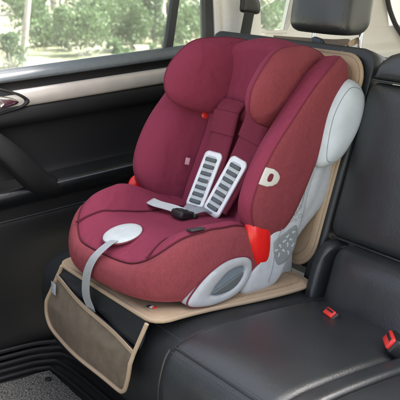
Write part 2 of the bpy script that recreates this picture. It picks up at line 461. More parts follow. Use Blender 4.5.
# side panel: grey D-ring with recess on each side of the base
Dout = np.array([(-.185, .030), (-.160, .072), (-.115, .108), (-.06, .128), (-.005, .126), (.022, .110), (.024, .078), (.004, .048), (-.03, .026), (-.08, .016), (-.14, .016)])
Din = np.array([(-.118, .048), (-.09, .076), (-.055, .098), (-.012, .102), (-.002, .084), (-.020, .058), (-.05, .042), (-.09, .037)])
def sx(sg, y, z, h):
    # skin of the rim at this height
    t = math.asin(max(-1, min(1, -(abs((y-YC)/(HF if y < YC else HR)))**1.6 if y < YC else (abs((y-YC)/HR))**1.6)))
    x = HW*abs(math.cos(t))**(2/3.2)
    return np.array([sg*(x*(.985-.0*z)+h), y, z])
for sg in (-1, 1):
    w = MB()
    O = crs(Dout, 72, True); I = crs(Din, 72, True)
    rows = []
    for f, h in [(0, -.02), (0, .004), (.06, .010), (.3, .013), (.75, .013), (.95, .010), (1, .005), (1, -.012)]:
        rows.append([sx(sg, *(o*(1-f)+i*f), h) for o, i in zip(O, I)])
    w.grid(rows, False, True); sp = w.build('side_panel', M['panelgrey'], SEAT)
    w = MB(); w.prism([tuple(p) for p in I], lambda u, v, h: sx(sg, u, v, h), -.03, .004)
    w.build('recess', M['recess'], sp)
    w = MB()
    w.pad([(-.112, .045), (-.06, .066), (-.004, .082), (-.014, .058), (-.05, .040)], lambda u, v, h: sx(sg, u, v, h+.004), .004, .004, k=6, n=40, ring=8)
    w.build('step', M['gripgrey'], sp)
    w = MB(); w.tube([sx(sg, *o, .004) for o in O], .0028, 6, closed=True); w.build('edge_piping', M['piping'], sp)

# harness ---------------------------------------------------------
def hpos(x, a, h=0):
    n = np.interp(a, [-.02, .03, .10, .20, .28, .34, .40], [.128, .122, .106, .094, .092, .094, .06]); return B(x, n+h, a)
for xb, xt in ((-.052, -.060), (.030, .086)):
    P = [hpos(xb+(xt-xb)*(a-.05)/.3, a) for a in (.05, .07, .12, .18, .24, .29, .335, .37)]
    Pc = crs(np.array(P), 60)
    d = (P[4]-P[0]); d /= np.linalg.norm(d); sv = np.array([1, .22, 0]); side = sv-d*(sv@d); side /= np.linalg.norm(side)
    w = MB(); w.strap(P, side, .088, .022, 60, True); hs = w.build('shoulder_strap', M['strap_plum'], SEAT)
    nrm = np.cross(side, d)
    if nrm[1] > 0: nrm = -nrm
    top = P[3]*.25+P[4]*.75; Lg = np.linalg.norm(top-P[0])
    Pg = np.array([P[0], P[1], P[2], P[3], top]); tg_ = np.array([(p-P[0])@d for p in Pg])
    def gmap(u, v, h):
        c = np.array([np.interp(v, tg_, Pg[:, i]) for i in range(3)]); return c+d*min(0, v)+side*u+nrm*(.010+h)
    w = MB(); w.pad(rrect(-.034, .034, -.024, Lg-.016, .016, 6), gmap, .006, .004, k=18, n=80, ring=10, res=False); gp = w.build('grip_pad', M['grip'], hs)
    w = MB(); w.pad(rrect(-.022, .022, -.012, Lg-.028, .012, 6), gmap, .0075, .004, k=30, n=60, ring=8, res=False); w.build('grip_inset', M['insetgrey'], gp)
    nst = 7
    for j in range(nst):
        v = .000+(Lg-.044)*j/(nst-1); w = MB()
        w.pad(rrect(-.0225, .0225, v-.0066, v+.0066, .003, 4), gmap, .0120, .004, k=7, n=40, ring=8, res=False); w.build('grip_ridge', M['gripgrey'], gp)
    # folded top hem of the pad
    w = MB(); c = P[5]
    w.strap([P[4]*.45+P[5]*.55+nrm*.003, P[5]+nrm*.004, P[6]+nrm*.003], side, .094, .027, 30, True); w.build('strap_collar', M['strap_plum'], hs)
    # webbing end down to the buckle
    w = MB(); e = np.array([-.005+(xb+.01)*.25, .022, .184])
    w.strap([P[1]+nrm*.0, P[0]-d*.01, e*.55+P[0]*.45+np.array([0, 0, .004]), e], side, .032, .004, 16); w.build('harness_webbing', M['greystrap'], hs)
# lap belts
for sg in (-1,):
    w = MB(); w.strap([(-.008+sg*.015, .012, .182), (-.01+sg*.05, .002, .187), (-.01+sg*.095, -.010, .189), (sg*.13, -.012, .190), (sg*.155, -.008, .188), (sg*.20, .004, .165)], (0, 1, .25), .034, .004, 30); w.build('lap_belt', M['insetgrey'], SEAT)
bk = MB(); Mx = Matrix.Translation((-.006, .005, .177)) @ Matrix.Rotation(R(-14), 4, 'X')
bk.box((-.027, -.030, -.012), (.027, .034, .014), .009, Mx, 4); bk.box((-.034, .014, -.006), (.034, .030, .010), .005, Mx, 3)
bo = bk.build('buckle', M['black'], SEAT)
w = MB(); w.box((-.016, -.022, .013), (.016, .004, .0165), .002, Mx); w.build('release_button', M['trimdark'], bo)
# harness adjuster: pale oval pad, and the strap hanging over the rim
ov = []
w = MB(); cx, cy = .000, -.212
w.pad([(cx+.055*math.cos(t), cy+.055*math.sin(t)) for t in np.linspace(0, 2*math.pi, 16, endpoint=False)], lambda u, v, h: np.array([u, v, ztop(cx, -.19)+.001+(v+.19)*.24+.004+h]), .008, .008, k=4, n=48, ring=10)
w.build('adjuster_cover', M['ovalgrey'], SEAT)
w = MB(); w.tube([(cx+.057*math.cos(t), cy+.057*math.sin(t), ztop(cx, -.19)+.001+(cy+.057*math.sin(t)+.19)*.24+.002) for t in np.linspace(0, 2*math.pi, 40, endpoint=False)], .0022, 6, closed=True); w.build('seam_piping', M['piping'], SEAT)
w = MB(); w.strap([(.018, -.235, .155), (.026, -.262, .160), (.026, -.288, .150), (.012, -.313, .122), (-.008, -.322, .082), (-.032, -.316, .03), (-.050, -.304, -.015), (-.056, -.288, -.055), (-.058, -.281, -.085)], (.97, .12, .1), [.022, .026, .029, .031, .032, .033, .034, .034, .034], .0035, 60)
w.build('adjuster_strap', M['greystrap'], SEAT)
# sewn tags
def wsurf(u, v, h):      # u 0..1 from the seam to the rear edge of the right wing cover, v along the back
    r = np.interp(v, ta, np.arange(len(ta)))/(len(ta)-1)*(WG.shape[0]-1); c = WNS+u*(.27*WG.shape[1])
    def at_(r, c):
        i, j = int(min(r, WG.shape[0]-2)), int(min(c, WG.shape[1]-2)); a, b = r-i, c-j
        return WG[i, j]*(1-a)*(1-b)+WG[i+1, j]*a*(1-b)+WG[i, j+1]*(1-a)*b+WG[i+1, j+1]*a*b
    p = at_(r, c); n = np.cross(at_(r+1, c)-at_(r-1, c), at_(r, c+1)-at_(r, c-1)); n /= np.linalg.norm(n)
    if n[0] < 0: n = -n
    return p+n*h
w = MB(); w.pad(dense(np.array([(0, .157), (0, .206), (.22, .207), (.32, .202), (.385, .193), (.40, .182), (.385, .171), (.32, .161), (.22, .156)]), 80), lambda u, v, h: wsurf(u, v, .001+h), .0035, .004, k=14, n=80, ring=10, res=False); tg = w.build('sewn_tag', M['tagwhite'], SEAT)
w = MB(); w.pad(crs(np.array([(.17, .172), (.24, .172), (.26, .182), (.24, .193), (.17, .193), (.15, .182)]), 30, True), lambda u, v, h: wsurf(u, v, .0048+h), .001, .002, k=10, n=30, ring=5, res=False); w.build('tag_slot', M['piping'], tg)
w = MB(); w.box((-.007, -.0012, -.011), (.007, .0012, .011), .001, Matrix.Translation(B(-.150, .118, .160)) @ Matrix.Rotation(R(55), 4, 'Z') @ Matrix.Rotation(R(12), 4, 'Y')); w.build('fabric_tag', M['tagpink'], SEAT)
w = MB(); w.box((-.021, -.015, -.003), (.021, .015, .003), .0015, Matrix.Translation((.226, -.135, ztop(.226, -.135)+.004)) @ Matrix.Rotation(R(80), 4, 'Z') @ Matrix.Rotation(R(-12), 4, 'X')); w.build('elastic_tab', M['trimdark'], SEAT)
# sticker on the shell arm: grey picture panel with pale blots
w = MB(); w.pad(crs(np.array([(.106, .14), (.147, .163), (.192, .176), (.196, .130), (.168, .085), (.122, .075)]), 12, True), lambda u, v, h: np.array([.2682+h, u, v]), .0010, .004, k=30, n=40, ring=6); st = w.build('sticker', M['stickergrey'], SEAT)
for k in range(11):
    u, v = [(.116, .118), (.131, .128), (.127, .102), (.146, .138), (.144, .112), (.160, .125), (.158, .150), (.172, .138), (.163, .102), (.180, .120), (.182, .158)][k]
    a_ = .0075; ph = k*1.9
    P = [(u+a_*(.6+.28*math.cos(2*t+ph)+.14*math.cos(3*t+2*ph))*math.cos(t), v+a_*(.6+.28*math.cos(2*t+ph)+.14*math.cos(3*t+2*ph))*math.sin(t)) for t in np.linspace(0, 2*math.pi, 24, endpoint=False)]
    w = MB(); w.pad(P, lambda x, y, h: np.array([.2692+h, x, y]), .0006, .001, k=12, n=30, ring=4, res=False); w.build('pictogram', M['greyshell'], st)
for (u, v, a_, b_) in [(.170, .196, .010, .006), (.188, .212, .006, .009), (.206, .200, .008, .005), (.205, .226, .006, .006), (.190, .192, .004, .003)]:
    w = MB(); w.tube([(.2682, u+a_*math.cos(t)*(1+.2*math.cos(3*t)), v+b_*math.sin(t)) for t in np.linspace(0, 2*math.pi, 18, endpoint=False)], .0008, 5, closed=True); w.build('pictogram', M['stickergrey'], SEAT)
# part line between the shell halves and along the guard
w = MB(); w.tube([(.2690, u, v) for u, v in ((.228, .30), (.205, .225), (.150, .19), (.115, .14), (.105, .075), (.09, .03))], .0011, 5, res=40); w.build('part_line', M['stickergrey'], SEAT)

# ------------------------------------------------------------------ seat protector
MAT = thing('seat_protector', 'beige leatherette seat protector under the child seat with hanging mesh pocket', 'seat protector', (.03, 0, 0))
def zbench(y): return -.004+.0*y
out = dense(rrect(-.275, .283, -.268, .25, .045, 8), 120)
w = MB(); w.pad(out, lambda u, v, h: np.array([u+.012*math.sin(v*9), v, .004+.004*math.sin(u*14+v*9)*max(0, abs(u)-.2)*6+.0012*math.sin(u*38+v*21)*math.sin(v*33)+h]), .009, .008, k=26, n=120, ring=22, res=False); mp_ = w.build('seat_pad', M['beige'], MAT)
w = MB(); w.tube([(p[0]+.012*math.sin(p[1]*9), p[1], .004+.004*math.sin(p[0]*14+p[1]*9)*max(0, abs(p[0])-.2)*6) for p in out], .007, 8, closed=True); w.build('edge_binding', M['binding'], mp_)
w = MB(); inn = dense(rrect(-.255, .263, -.248, .23, .035, 8), 200); inn = np.r_[inn, inn[:1]]
stitches(w, [(p[0]+.012*math.sin(p[1]*9), p[1], .0125) for p in inn], .0011, .006, .004); w.build('stitching', M['stitchbeige'], mp_)
def ybk(z): return .266+.315*z
bout = dense(rrect(-.268, .246, .03, .625, .07, 10), 140)
w = MB(); bmp = lambda u, v, h: np.array([u, ybk(v)-h*.955, v+h*.296])
w.pad(bout, bmp, .012, .008, k=18, n=140, ring=22, res=False); bp_ = w.build('back_pad', M['beige'], MAT)
w = MB(); w.tube([bmp(u, v, 0) for u, v in bout], .007, 8, closed=True); w.build('edge_binding', M['binding'], bp_)
w = MB(); bi = dense(rrect(-.246, .224, .05, .605, .06, 10), 200)
stitches(w, [bmp(u, v, .0125) for u, v in np.r_[bi, bi[:1]]], .0011, .006, .004); w.build('stitching', M['stitchbeige'], bp_)
# front flap
def yfl(x, z): return -.276-.030*min(1, max(0, -z/.12))+.004*math.sin(x*17)
fl = [(-.245, .006), (-.262, -.02), (-.300, -.085), (-.322, -.13), (-.322, -.175), (-.295, -.205), (-.225, -.222), (-.05, -.232), (.125, -.243), (.172, -.235), (.196, -.20), (.215, -.12), (.238, -.05), (.250, .0)]
flc = crs(np.array(fl), 70)
w = MB()
# dark panel above the pocket
pk_l, pk_r = (-.262, -.028), (.219, -.086)
tp = lambda f: (pk_l[0]+(pk_r[0]-pk_l[0])*f, pk_l[1]+(pk_r[1]-pk_l[1])*f-.004*math.sin(f*math.pi))
rows = []
for g in np.linspace(0, 1, 14):
    r = []
    for f in np.linspace(0, 1, 40):
        x0, z0 = -.240+.484*f, -.004; x1, z1 = tp(f); x1 = x1*.985-.0
        x, z = x0+(x1-x0)*g, z0+(z1-z0)*g
        r.append((x, -.268-.014*g-.005*math.sin(f*9)*g*math.sin(f*math.pi)+.002*math.sin(f*23+g*5)*math.sin(g*math.pi), z))
    rows.append(r)
w.grid(rows); fp = w.build('front_flap', M['leather'], MAT)
w = MB(); rows = []
low = crs(np.array([(-.262, -.028), (-.285, -.080), (-.304, -.125), (-.304, -.170), (-.275, -.201), (-.2, -.214), (-.05, -.222), (.115, -.230), (.165, -.219), (.190, -.18), (.207, -.13), (.219, -.086)]), 61)
topl = np.array([tp(f) for f in np.linspace(0, 1, 61)])
for g in np.linspace(0, 1, 30):
    rows.append([(p[0], yfl(p[0], p[1])-.010*math.sin(g*math.pi)*math.sin(i/60*math.pi), p[1]) for i, p in enumerate(topl*(1-g)+low*g)])
w.grid(rows); mpk = w.build('mesh_pocket', M['mesh'], fp)
w = MB(); rows2 = [[(p[0], p[1]+.006, p[2]) for p in r] for r in rows]; w.grid(rows2); w.build('pocket_backing', M['trimdark'], fp)
w = MB()
w.tube([(p[0], yfl(p[0], p[1])-.002, p[1]) for p in crs(np.array([(-.245, .006)]+[tuple(q) for q in low]+[(.250, .0)]), 120)], .0062, 8)
w.strap([(p[0], yfl(p[0], p[1])-.006, p[1]) for p in topl[::4]], (.12, 0, .99), .013, .004, 60)
w.build('edge_binding', M['binding'], fp)
w = MB(); w.strap([(-.253, -.301, -.045), (-.247, -.305, -.062), (-.245, -.307, -.075)], (1, 0, -.1), .030, .002, 12); w.build('sewn_tag', M['greystrap'], fp)
# small red white black tag on the right edge of the pad
for k, (mm, dx) in enumerate((('trimdark', 0), ('tagwhite', .009), ('redbtn', .017))):
    w = MB(); w.box((-.0045, -.005, -.0012), (.0045, .007, .0012), .0006, Matrix.Translation((.185+dx, -.236+dx*.5, .0155)) @ Matrix.Rotation(R(20), 4, 'Z')); w.build('flag_tag', M[mm], mp_)

# ------------------------------------------------------------------ rear bench
BEN = thing('rear_bench', 'black leather rear bench with stitched cushions carrying the child seat', 'car seat', (0, .1, -.1))
def bo_(mb, name, mat): # geometry given in scene coordinates, thing sits at (0,.1,-.1)
    mb.v = [(x, y-.1, z+.1) for x, y, z in mb.v]; return mb.build(name, mat, BEN)
def cushion(x0, x1, dz=0., dy=0., bulge=.012, edge=.02):
    prof_ = [(.36, -.06), (.27, -.03), (.19, -.012), (.10, -.002), (0, .003), (-.10, .004), (-.17, .002), (-.21, -.002), (-.245, -.009), (-.272, -.020), (-.292, -.036), (-.304, -.055), (-.313, -.08), (-.318, -.12), (-.313, -.19), (-.298, -.26), (-.27, -.33)]
    rows = []
    us = np.r_[0, .15, .35, .6, .8, 1]
    xs = np.r_[x0+edge*(1-np.cos(us*math.pi/2)), np.linspace(x0+edge, x1-edge, 30)[1:-1], x1-edge+edge*np.sin(us*math.pi/2)]
    hs = np.r_[np.sin(us*math.pi/2), np.ones(28), np.cos(us*math.pi/2)]
    cen = np.array([.05, -.2])
    pr = crs(np.array(prof_), 70)
    for x, h in zip(xs, hs):
        f = (x-x0)/(x1-x0); r = []
        for i, (y, z) in enumerate(pr):
            ins = (1-h)*edge; g = 1-np.exp(-((y+.285)/.012)**2)*0
            d = np.array([y, z])-cen; d /= np.linalg.norm(d)
            bl = bulge*(math.sin(f*math.pi)**.6)*(1 if z > -.02 else .5)
            top = float(sstep(-.29, -.2, y))
            r.append((x, y+dy-d[0]*0-(0 if z > -.02 else -ins), z+dz-ins*(1 if z > -.3 else 0)*(.9)+bl*top*.6))
        rows.append(r)
    mb = MB(); mb.grid(rows); return mb
def frontseam(mb, x0, x1, dz, dy=0.):
    mb.tube([(x, -.278+dy, -.0225+dz) for x in np.linspace(x0, x1, 30)], .0028, 6)
c1 = bo_(cushion(-.42, .388, -.010, .055, .0, .03), 'seat_cushion', M['leather2'])
c2 = bo_(cushion(.392, .775, .004, 0, .012, .022), 'seat_cushion', M['leather'])
c4 = bo_(cushion(.779, .835, .006, 0.01, .002, .016), 'cushion_bolster', M['leather'])
c3 = bo_(cushion(.839, 1.34, .004, 0.01, .004, .022), 'seat_cushion', M['leather'])
w = MB(); frontseam(w, .405, .765, .006); frontseam(w, .845, 1.3, .002, .01); bo_(w, 'front_piping', M['leather'])
for off in (.010, -.012):
    w = MB(); stitches(w, [(x, -.278+off, -.0185+(.0055 if off > 0 else -.0075)) for x in np.linspace(.41, .765, 60)], .0009, .005, .004); bo_(w, 'stitching', M['stitch'])
w = MB(); stitches(w, [(x, -.223, -.034) for x in np.linspace(.2, .375, 40)], .0009, .005, .004)
bo_(w, 'stitching', M['stitch'])
w = MB(); w.tube([(.392, -.284, -.026), (.392, -.302, -.055), (.389, -.316, -.12), (.384, -.311, -.2), (.38, -.29, -.28)], .003, 6, res=30); bo_(w, 'front_piping', M['leather'])
# backrests
def yb(z): return .285+.315*z
nb = np.array([0, -.955, .296])
def bmap(u, v, h): return np.array([u, yb(v), v])+nb*h
far = MB()
far.pad(dense(rrect(-.50, .294, .02, .645, .05, 8), 140), bmap, .004, .13, k=30, n=140, ring=24, res=False)
bo_(far, 'backrest', M['leather2'])
far = MB()
far.pad(dense(rrect(.252, .302, -.06, .50, .020, 6), 80), bmap, .020, .05, k=4, n=80, ring=10, res=False)
bo_(far, 'side_bolster', M['leather2'])
mid = MB()
for u0, v0, v1, h, rr2, k in ((.306, .132, .560, .030, .03, 10), (.368, -.10, .128, .085, .045, 4.5), (.314, -.10, .126, .068, .022, 4)):
    mid.pad(dense(rrect(u0, .80 if u0 != .314 else .364, v0, v1, rr2, 8), 140), bmap, h, .12, k=k, n=140, ring=24, res=False)
mid.pad(dense(np.array([(.314, .566), (.321, .60), (.351, .632), (.42, .655), (.60, .665), (.80, .665), (.80, .566)]), 120), bmap, .036, .10, k=8, n=120, ring=20, res=False)
bo_(mid, 'backrest', M['leather'])
for v_, h_ in ((.130, .014), (.563, .018)):
    w = MB(); w.tube([bmap(x, v_, h_) for x in np.linspace(.322, .79, 20)], .003, 6); bo_(w, 'back_piping', M['leather'])
mid = MB(); mid.pad(dense(rrect(.83, 1.34, -.05, .64, .05, 8), 120), bmap, .04, .12, k=10, n=120, ring=20, res=False); bo_(mid, 'backrest', M['leather'])
# head restraints (part of the bench): cushion, side piping, posts
def headrest(cx, cy, cz, wdt, hgt, dep):
    h = MB(); rows = []
    for k, (z, sy, sxx) in enumerate([(-.01, .55, .90), (0, .8, .965), (.02, .96, 1), (.06, 1, 1.0), (.11, .98, .99), (.15, .85, .96), (.175, .6, .90), (.183, .3, .80)]):
        z = z*hgt/.18
        L = []
        for t in np.linspace(0, 2*math.pi, 40, endpoint=False):
            c, s_ = math.cos(t), math.sin(t); m = 4.5
            x = wdt/2*sxx*math.copysign(abs(c)**(2/m), c); y = dep/2*sy*math.copysign(abs(s_)**(2/m), s_)
            y -= .010*(1-(x/(wdt/2))**2)*0; L.append((cx+x, cy+y+z*.18+.012*(abs(x)/(wdt/2))**3*(1 if s_ < 0 else 0), cz+z))
        rows.append(L)
    h.smooth(rows, 40, 90, False, True, True)
    ob = bo_(h, 'headrest', M['leather'])
    for sg in (-1, 1):
        p = MB(); p.tube([(cx+sg*.105, cy+.035, cz-.09), (cx+sg*.105, cy+.048, cz+.02)], .0068, 12)
        bo_(p, 'headrest_post', M['chrome'])
    s2 = MB()
    for sg in (1,):
        x = cx+sg*wdt*.482
        stitches(s2, [(x, cy-dep*.475+z*.18+.010, cz+z) for z in np.linspace(.01, .15, 30)], .0011, .006, .004)
        stitches(s2, [(x+.009, cy-dep*.455+z*.18+.016, cz+z) for z in np.linspace(.01, .15, 30)], .0011, .006, .004)
    bo_(s2, 'stitching', M['stitch'])
headrest(.008, .555, .680, .262, .185, .155)
headrest(.62, .51, .70, .27, .17, .12)
# ------------------------------------------------------------------ tether of the protector, wound round the head restraint post
w = MB(); w.strap([(.150, .432, .575), (.140, .455, .605), (.118, .500, .630), (.092, .545, .642), (.070, .590, .648), (.070, .602, .650)], (.25, -.3, .92), .022, .0035, 50)
w.strap([(.118, .515, .640), (.085, .548, .648), (.02, .552, .642), (-.06, .556, .638), (-.16, .562, .634), (-.30, .575, .628)], (.05, -.25, .96), .022, .0035, 60)
tt = w.build('tether_strap', M['binding'], MAT)
w = MB(); Mx = Matrix.Translation((-.055, .549, .638)) @ Matrix.Rotation(R(8), 4, 'Y')
w.box((-.018, -.006, -.014), (.018, .006, .014), .003, Mx); w.box((-.026, -.003, -.010), (.026, .003, .010), .002, Mx); w.build('tether_buckle', M['gripgrey'], tt)

# ------------------------------------------------------------------ belt buckles
def buckle(x, y, z, sc, rx, rz, label, long=False):
    t = thing('belt_buckle', label, 'seat belt buckle', (x, y, z), rz=rz)
    t.rotation_euler = (rx, 0, rz)
    m = MB(); m.box((-.026*sc, -.016*sc, -.06*sc), (.026*sc, .016*sc, .003*sc), .006*sc, None, 3); m.build('buckle_body', M['black'], t)
    m = MB()
    m.box((-.021*sc, -.0115*sc, -.001), (.021*sc, .0115*sc, .009*sc), .003*sc); rb = m.build('red_button', M['redbtn'], t)
    m = MB(); m.box((-.016*sc, .0010*sc, .0075*sc), (.016*sc, .0075*sc, .0098*sc), .0005); m.build('tongue_slot', M['black'], rb)
buckle(.520, .128, .012, .92, R(34), R(-12), 'small red belt buckle poking up at the crease near the seat gap')
buckle(.752, .104, .030, 1.3, R(52), R(-38), 'large red belt buckle lying at the crease by the picture edge')
# ------------------------------------------------------------------ far door
DOOR = thing('side_door', 'black car door with silver trim strip and window behind the child seat', 'car door', (-.6, 0, -.4))
RISE = .052
def dprof(mb, prof_, y0, y1, n=24, cap=True, zr=RISE, res=None):
    """extrude an (x,z) profile along the door, following its rising waistline"""
    P = np.array(prof_, float)
    if res: P = crs(P, res)
    rows = [[(x, y, z+zr*y+.4) for x, z in P] for y in np.linspace(y0, y1, n)]
    rows = [[(p[0], p[1], p[2]) for p in r] for r in rows]
    mb.grid(rows, False, False); return mb
# local x: 0 is the door plane, + into the car
m = MB(); dprof(m, [(-.045, .552), (-.02, .562), (.0, .560), (.018, .550), (.026, .537), (.024, .528), (.016, .524)], -1.1, .62, res=24); m.build('window_sill', M['sill'], DOOR)
m = MB(); dprof(m, [(.016, .5245), (.012, .515), (.012, .502), (.016, .497)], -1.1, .62, res=10); m.build('waist_panel', M['doorblack'], DOOR)
m = MB()
rows = []
for y in np.linspace(-1.1, .62, 30):
    lo = .441+.003*y; hi = .497
    rows.append([(x, y, z+RISE*y+.4) for x, z in [(.012, hi), (.020, hi-.003), (.026, (hi+lo)/2+.012), (.028, (hi+lo)/2), (.026, lo+.008), (.020, lo+.001), (.010, lo-.002)]])
m.grid(rows); m.build('trim_strip', M['silver'], DOOR)
m = MB(); dprof(m, [(.012, .441), (.022, .436), (.028, .42), (.028, .40), (.020, .385), (.004, .372), (-.004, .34), (-.006, .28), (-.002, .225), (.008, .200)], -1.1, .62, res=40, zr=RISE); m.build('door_panel', M['doorblack'], DOOR)
m = MB(); dprof(m, [(.006, .208), (.03, .196), (.052, .184), (.060, .174), (.062, .160), (.056, .145), (.046, .130)], -1.1, .62, res=30, zr=.07); m.build('armrest', M['doorledge'], DOOR)
m = MB(); dprof(m, [(.046, .1305), (.038, .12), (.036, .08), (.040, .05), (.042, -.1), (.040, -.25), (.044, -.36), (.01, -.42)], -1.1, .62, res=40, zr=.07); m.build('lower_panel', M['doorblack'], DOOR)
m = MB(); m.tube([(.0375, y, .082+.07*y+.4) for y in np.linspace(-1.0, .6, 20)], .002, 6); m.build('panel_joint', M['trimdark'], DOOR)
m = MB(); m.tube([(.0585, y, .1785+.07*y+.4) for y in np.linspace(-.13, .5, 20)], .0022, 6); m.build('armrest_highlight', M['sill'], DOOR)  # pale tube stands in for the highlight along the armrest edge
# pull handle: slanting grip in front of the armrest
m = MB()
m.smooth([[(x0+.03*k_, y0+dy*k_, z0+dz*k_+.4) if s_ else (x0, y0+dy*k_, z0+dz*k_+.4) for s_, dy, dz in ((0, -.03, -.02), (1, -.034, .0), (1, .0, .02), (0, .03, .03), (0, .01, 0))] for x0, y0, z0, k_ in ((.015, -.48, .42, 1), (.035, -.37, .355, 1), (.050, -.28, .275, 1.05), (.050, -.215, .205, 1.1), (.040, -.16, .155, 1.15), (.020, -.09, .125, 1.1), (-.02, -.03, .10, .9))], 44, 36, False, True, True)
m.build('pull_handle', M['doorblack'], DOOR)
m = MB(); m.box((.052, -.315, .722), (.060, -.285, .732), .002); m.build('window_switch', M['chrome'], DOOR)
# inner opener: chrome lever in a dark bezel
bez = [(-.34, .500), (-.245, .482), (-.195, .452), (-.21, .432), (-.27, .418), (-.36, .412)]
m = MB(); O = dense(crs(np.array(bez), 60, True), 60); c = O.mean(0)
rows = [[(.024+h, *(c+(p-c)*k)) for p in O] for k, h in ((1.02, 0), (1.0, .008), (.90, .010), (.84, .006), (.8, -.006))]
m.grid([[(a, b_, z+.4) for a, b_, z in r] for r in rows], False, True); dh = m.build('door_handle', M['black'], DOOR)
m = MB(); m.prism([tuple(c+(p-c)*.84) for p in O], lambda u, v, h: np.array([.02+h, u, v+.4]), -.002, .0045); m.build('handle_cup', M['trimdark'], dh)
m = MB(); m.pad([(-.325, .475), (-.27, .468), (-.232, .452), (-.24, .440), (-.29, .432), (-.30, .445)], lambda u, v, h: np.array([.030+h, u, v+.4]), .006, .004, k=4, n=40, ring=8); m.build('handle_lever', M['chrome'], dh)
# glazing and frame
def dpt(y, z, x=0): return np.array([x-.20*max(0, z-.56), y, z+.4])
m = MB(); m.prism([(-1.05, .49), (.358, .565), (.440, .80), (.46, .93), (-1.05, .93)], lambda u, v, h: dpt(u, v, -.025+h), -.002, .002); m.build('window_pane', M['glass'], DOOR, smooth=False)
m = MB(); m.prism([(.378, .566), (.531, .574), (.552, .742), (.556, .93), (.49, .93), (.455, .80)], lambda u, v, h: dpt(u, v, -.025+h), -.002, .002); m.build('corner_pane', M['glass'], DOOR, smooth=False)
m = MB(); m.prism([(.351, .552), (.381, .552), (.440, .742), (.505, .93), (.475, .93), (.412, .742)], lambda u, v, h: dpt(u, v, -.02+h), -.012, .012); m.build('divider_bar', M['trimdark'], DOOR, smooth=False)
m = MB(); m.prism([(.528, .55), (.566, .55), (.582, .742), (.588, .96), (.552, .96), (.549, .742)], lambda u, v, h: dpt(u, v, -.02+h), -.016, .018)
m.prism([(-1.1, .93), (.56, .93), (.56, .965), (-1.1, .965)], lambda u, v, h: dpt(u, v, -.02+h), -.016, .015); m.build('window_frame', M['trimdark'], DOOR, smooth=False)

# ------------------------------------------------------------------ body shell behind and above
BODY = thing('car_interior', 'pale beige pillars and quarter trim of the car interior behind the bench', 'car interior', (-.6, .6, -.4))
def bd(mb, name, mat, smooth=True, parent=None):
    mb.v = [(x+.6, y-.6, z+.4) for x, y, z in mb.v]; return mb.build(name, mat, parent or BODY, smooth)
def cp(y, z, x=0): return np.array([-.6+x-.20*max(0, z-.56), y, z])
m = MB(); m.pad(dense(np.array([(.570, -.2), (.570, .56), (.584, .742), (.590, 1.0), (.615, 1.0), (.609, .742), (.598, .60), (.598, -.2)]), 80), lambda u, v, h: cp(u, v, -.02+h), .02, .03, k=10, n=80, ring=8, res=False); bd(m, 'door_seal', M['trimbeige'])
m = MB()
m.pad(dense(np.array([(.612, -.2), (.612, .6), (.622, .742), (.63, 1.0), (.86, 1.0), (.815, .742), (.80, .62), (.80, .57), (.80, -.2)]), 120), lambda u, v, h: cp(u, v, -.03+h+.02*math.sin((u-.6)*15)), .03, .03, k=10, n=120, ring=12, res=False); bd(m, 'pillar_trim', M['trimbeige'])
m = MB(); m.prism([(.80, .614), (.945, .606), (1.03, .80), (1.06, .95), (.87, .95), (.80, .734)], lambda u, v, h: cp(u, v, -.05+h), -.002, .002); bd(m, 'quarter_pane', M['glass'], False)
m = MB(); m.tube([cp(u, v, -.03) for u, v in ((.803, .95), (.803, .622), (.81, .612), (.925, .606), (.95, .612), (1.0, .70), (1.05, .80), (1.09, .95))], .007, 8, res=60); bd(m, 'pane_seal', M['trimbeige'])
# cargo side trim and tail pillar: a moulded wall with ledge
m = MB(); rows = []
for y in np.linspace(.80, 1.62, 34):
    rows.append([cp(y, z, x) for z, x in [(-.35, .02), (.2, .03), (.45, .03), (.500, .03), (.512, .02), (.530, -.01), (.548, -.02), (.572, -.03), (.600, -.045)]])
m.smooth(rows, 34, 40); bd(m, 'cargo_trim', M['trimbeige'])
m = MB(); m.prism([(.945, .598), (1.54, .585), (1.52, 1.0), (1.10, 1.0), (1.03, .80)], lambda u, v, h: cp(u, v, -.045+h), -.03, 0); bd(m, 'tail_pillar', M['trimbeige'])
m = MB(); m.pad([(1.03, .532), (1.06, .552), (1.2, .556), (1.28, .550), (1.31, .528), (1.26, .515), (1.10, .514)], lambda u, v, h: cp(u, v, .0+h), .02, .03, k=4, n=60, ring=10); bd(m, 'grab_ledge', M['paleshell'])
m = MB(); m.tube([cp(1.50, 1.0, .0), cp(1.515, .74, -.02), cp(1.545, .62, -.02), cp(1.58, .52, .02), cp(1.60, .40, .03)], .011, 8, res=40); bd(m, 'tailgate_seal', M['trimdark'])
# tailgate with rear pane
m = MB(); m.box((-1.0, 1.66, -.45), (1.30, 1.72, .56), .02); m.box((-1.0, 1.662, .55), (-.42, 1.718, 1.02), .02); m.box((1.1, 1.66, .55), (1.30, 1.72, 1.02), .02); bd(m, 'tailgate', M['trimbeige'])
m = MB(); m.box((-.42, 1.685, .56), (1.1, 1.69, 1.02), 0); bd(m, 'rear_pane', M['glass'], False)
# load floor cover behind the backrest
m = MB(); m.box((-.56, .52, .585), (1.28, .60, .612), .01); m.box((-.56, .60, .545), (1.28, .66, .568), .008); bd(m, 'cargo_cover', M['trimdark'])
m = MB(); m.box((-.58, .66, -.30), (1.28, 1.64, -.27), 0); bd(m, 'load_floor', M['rubber'], False)
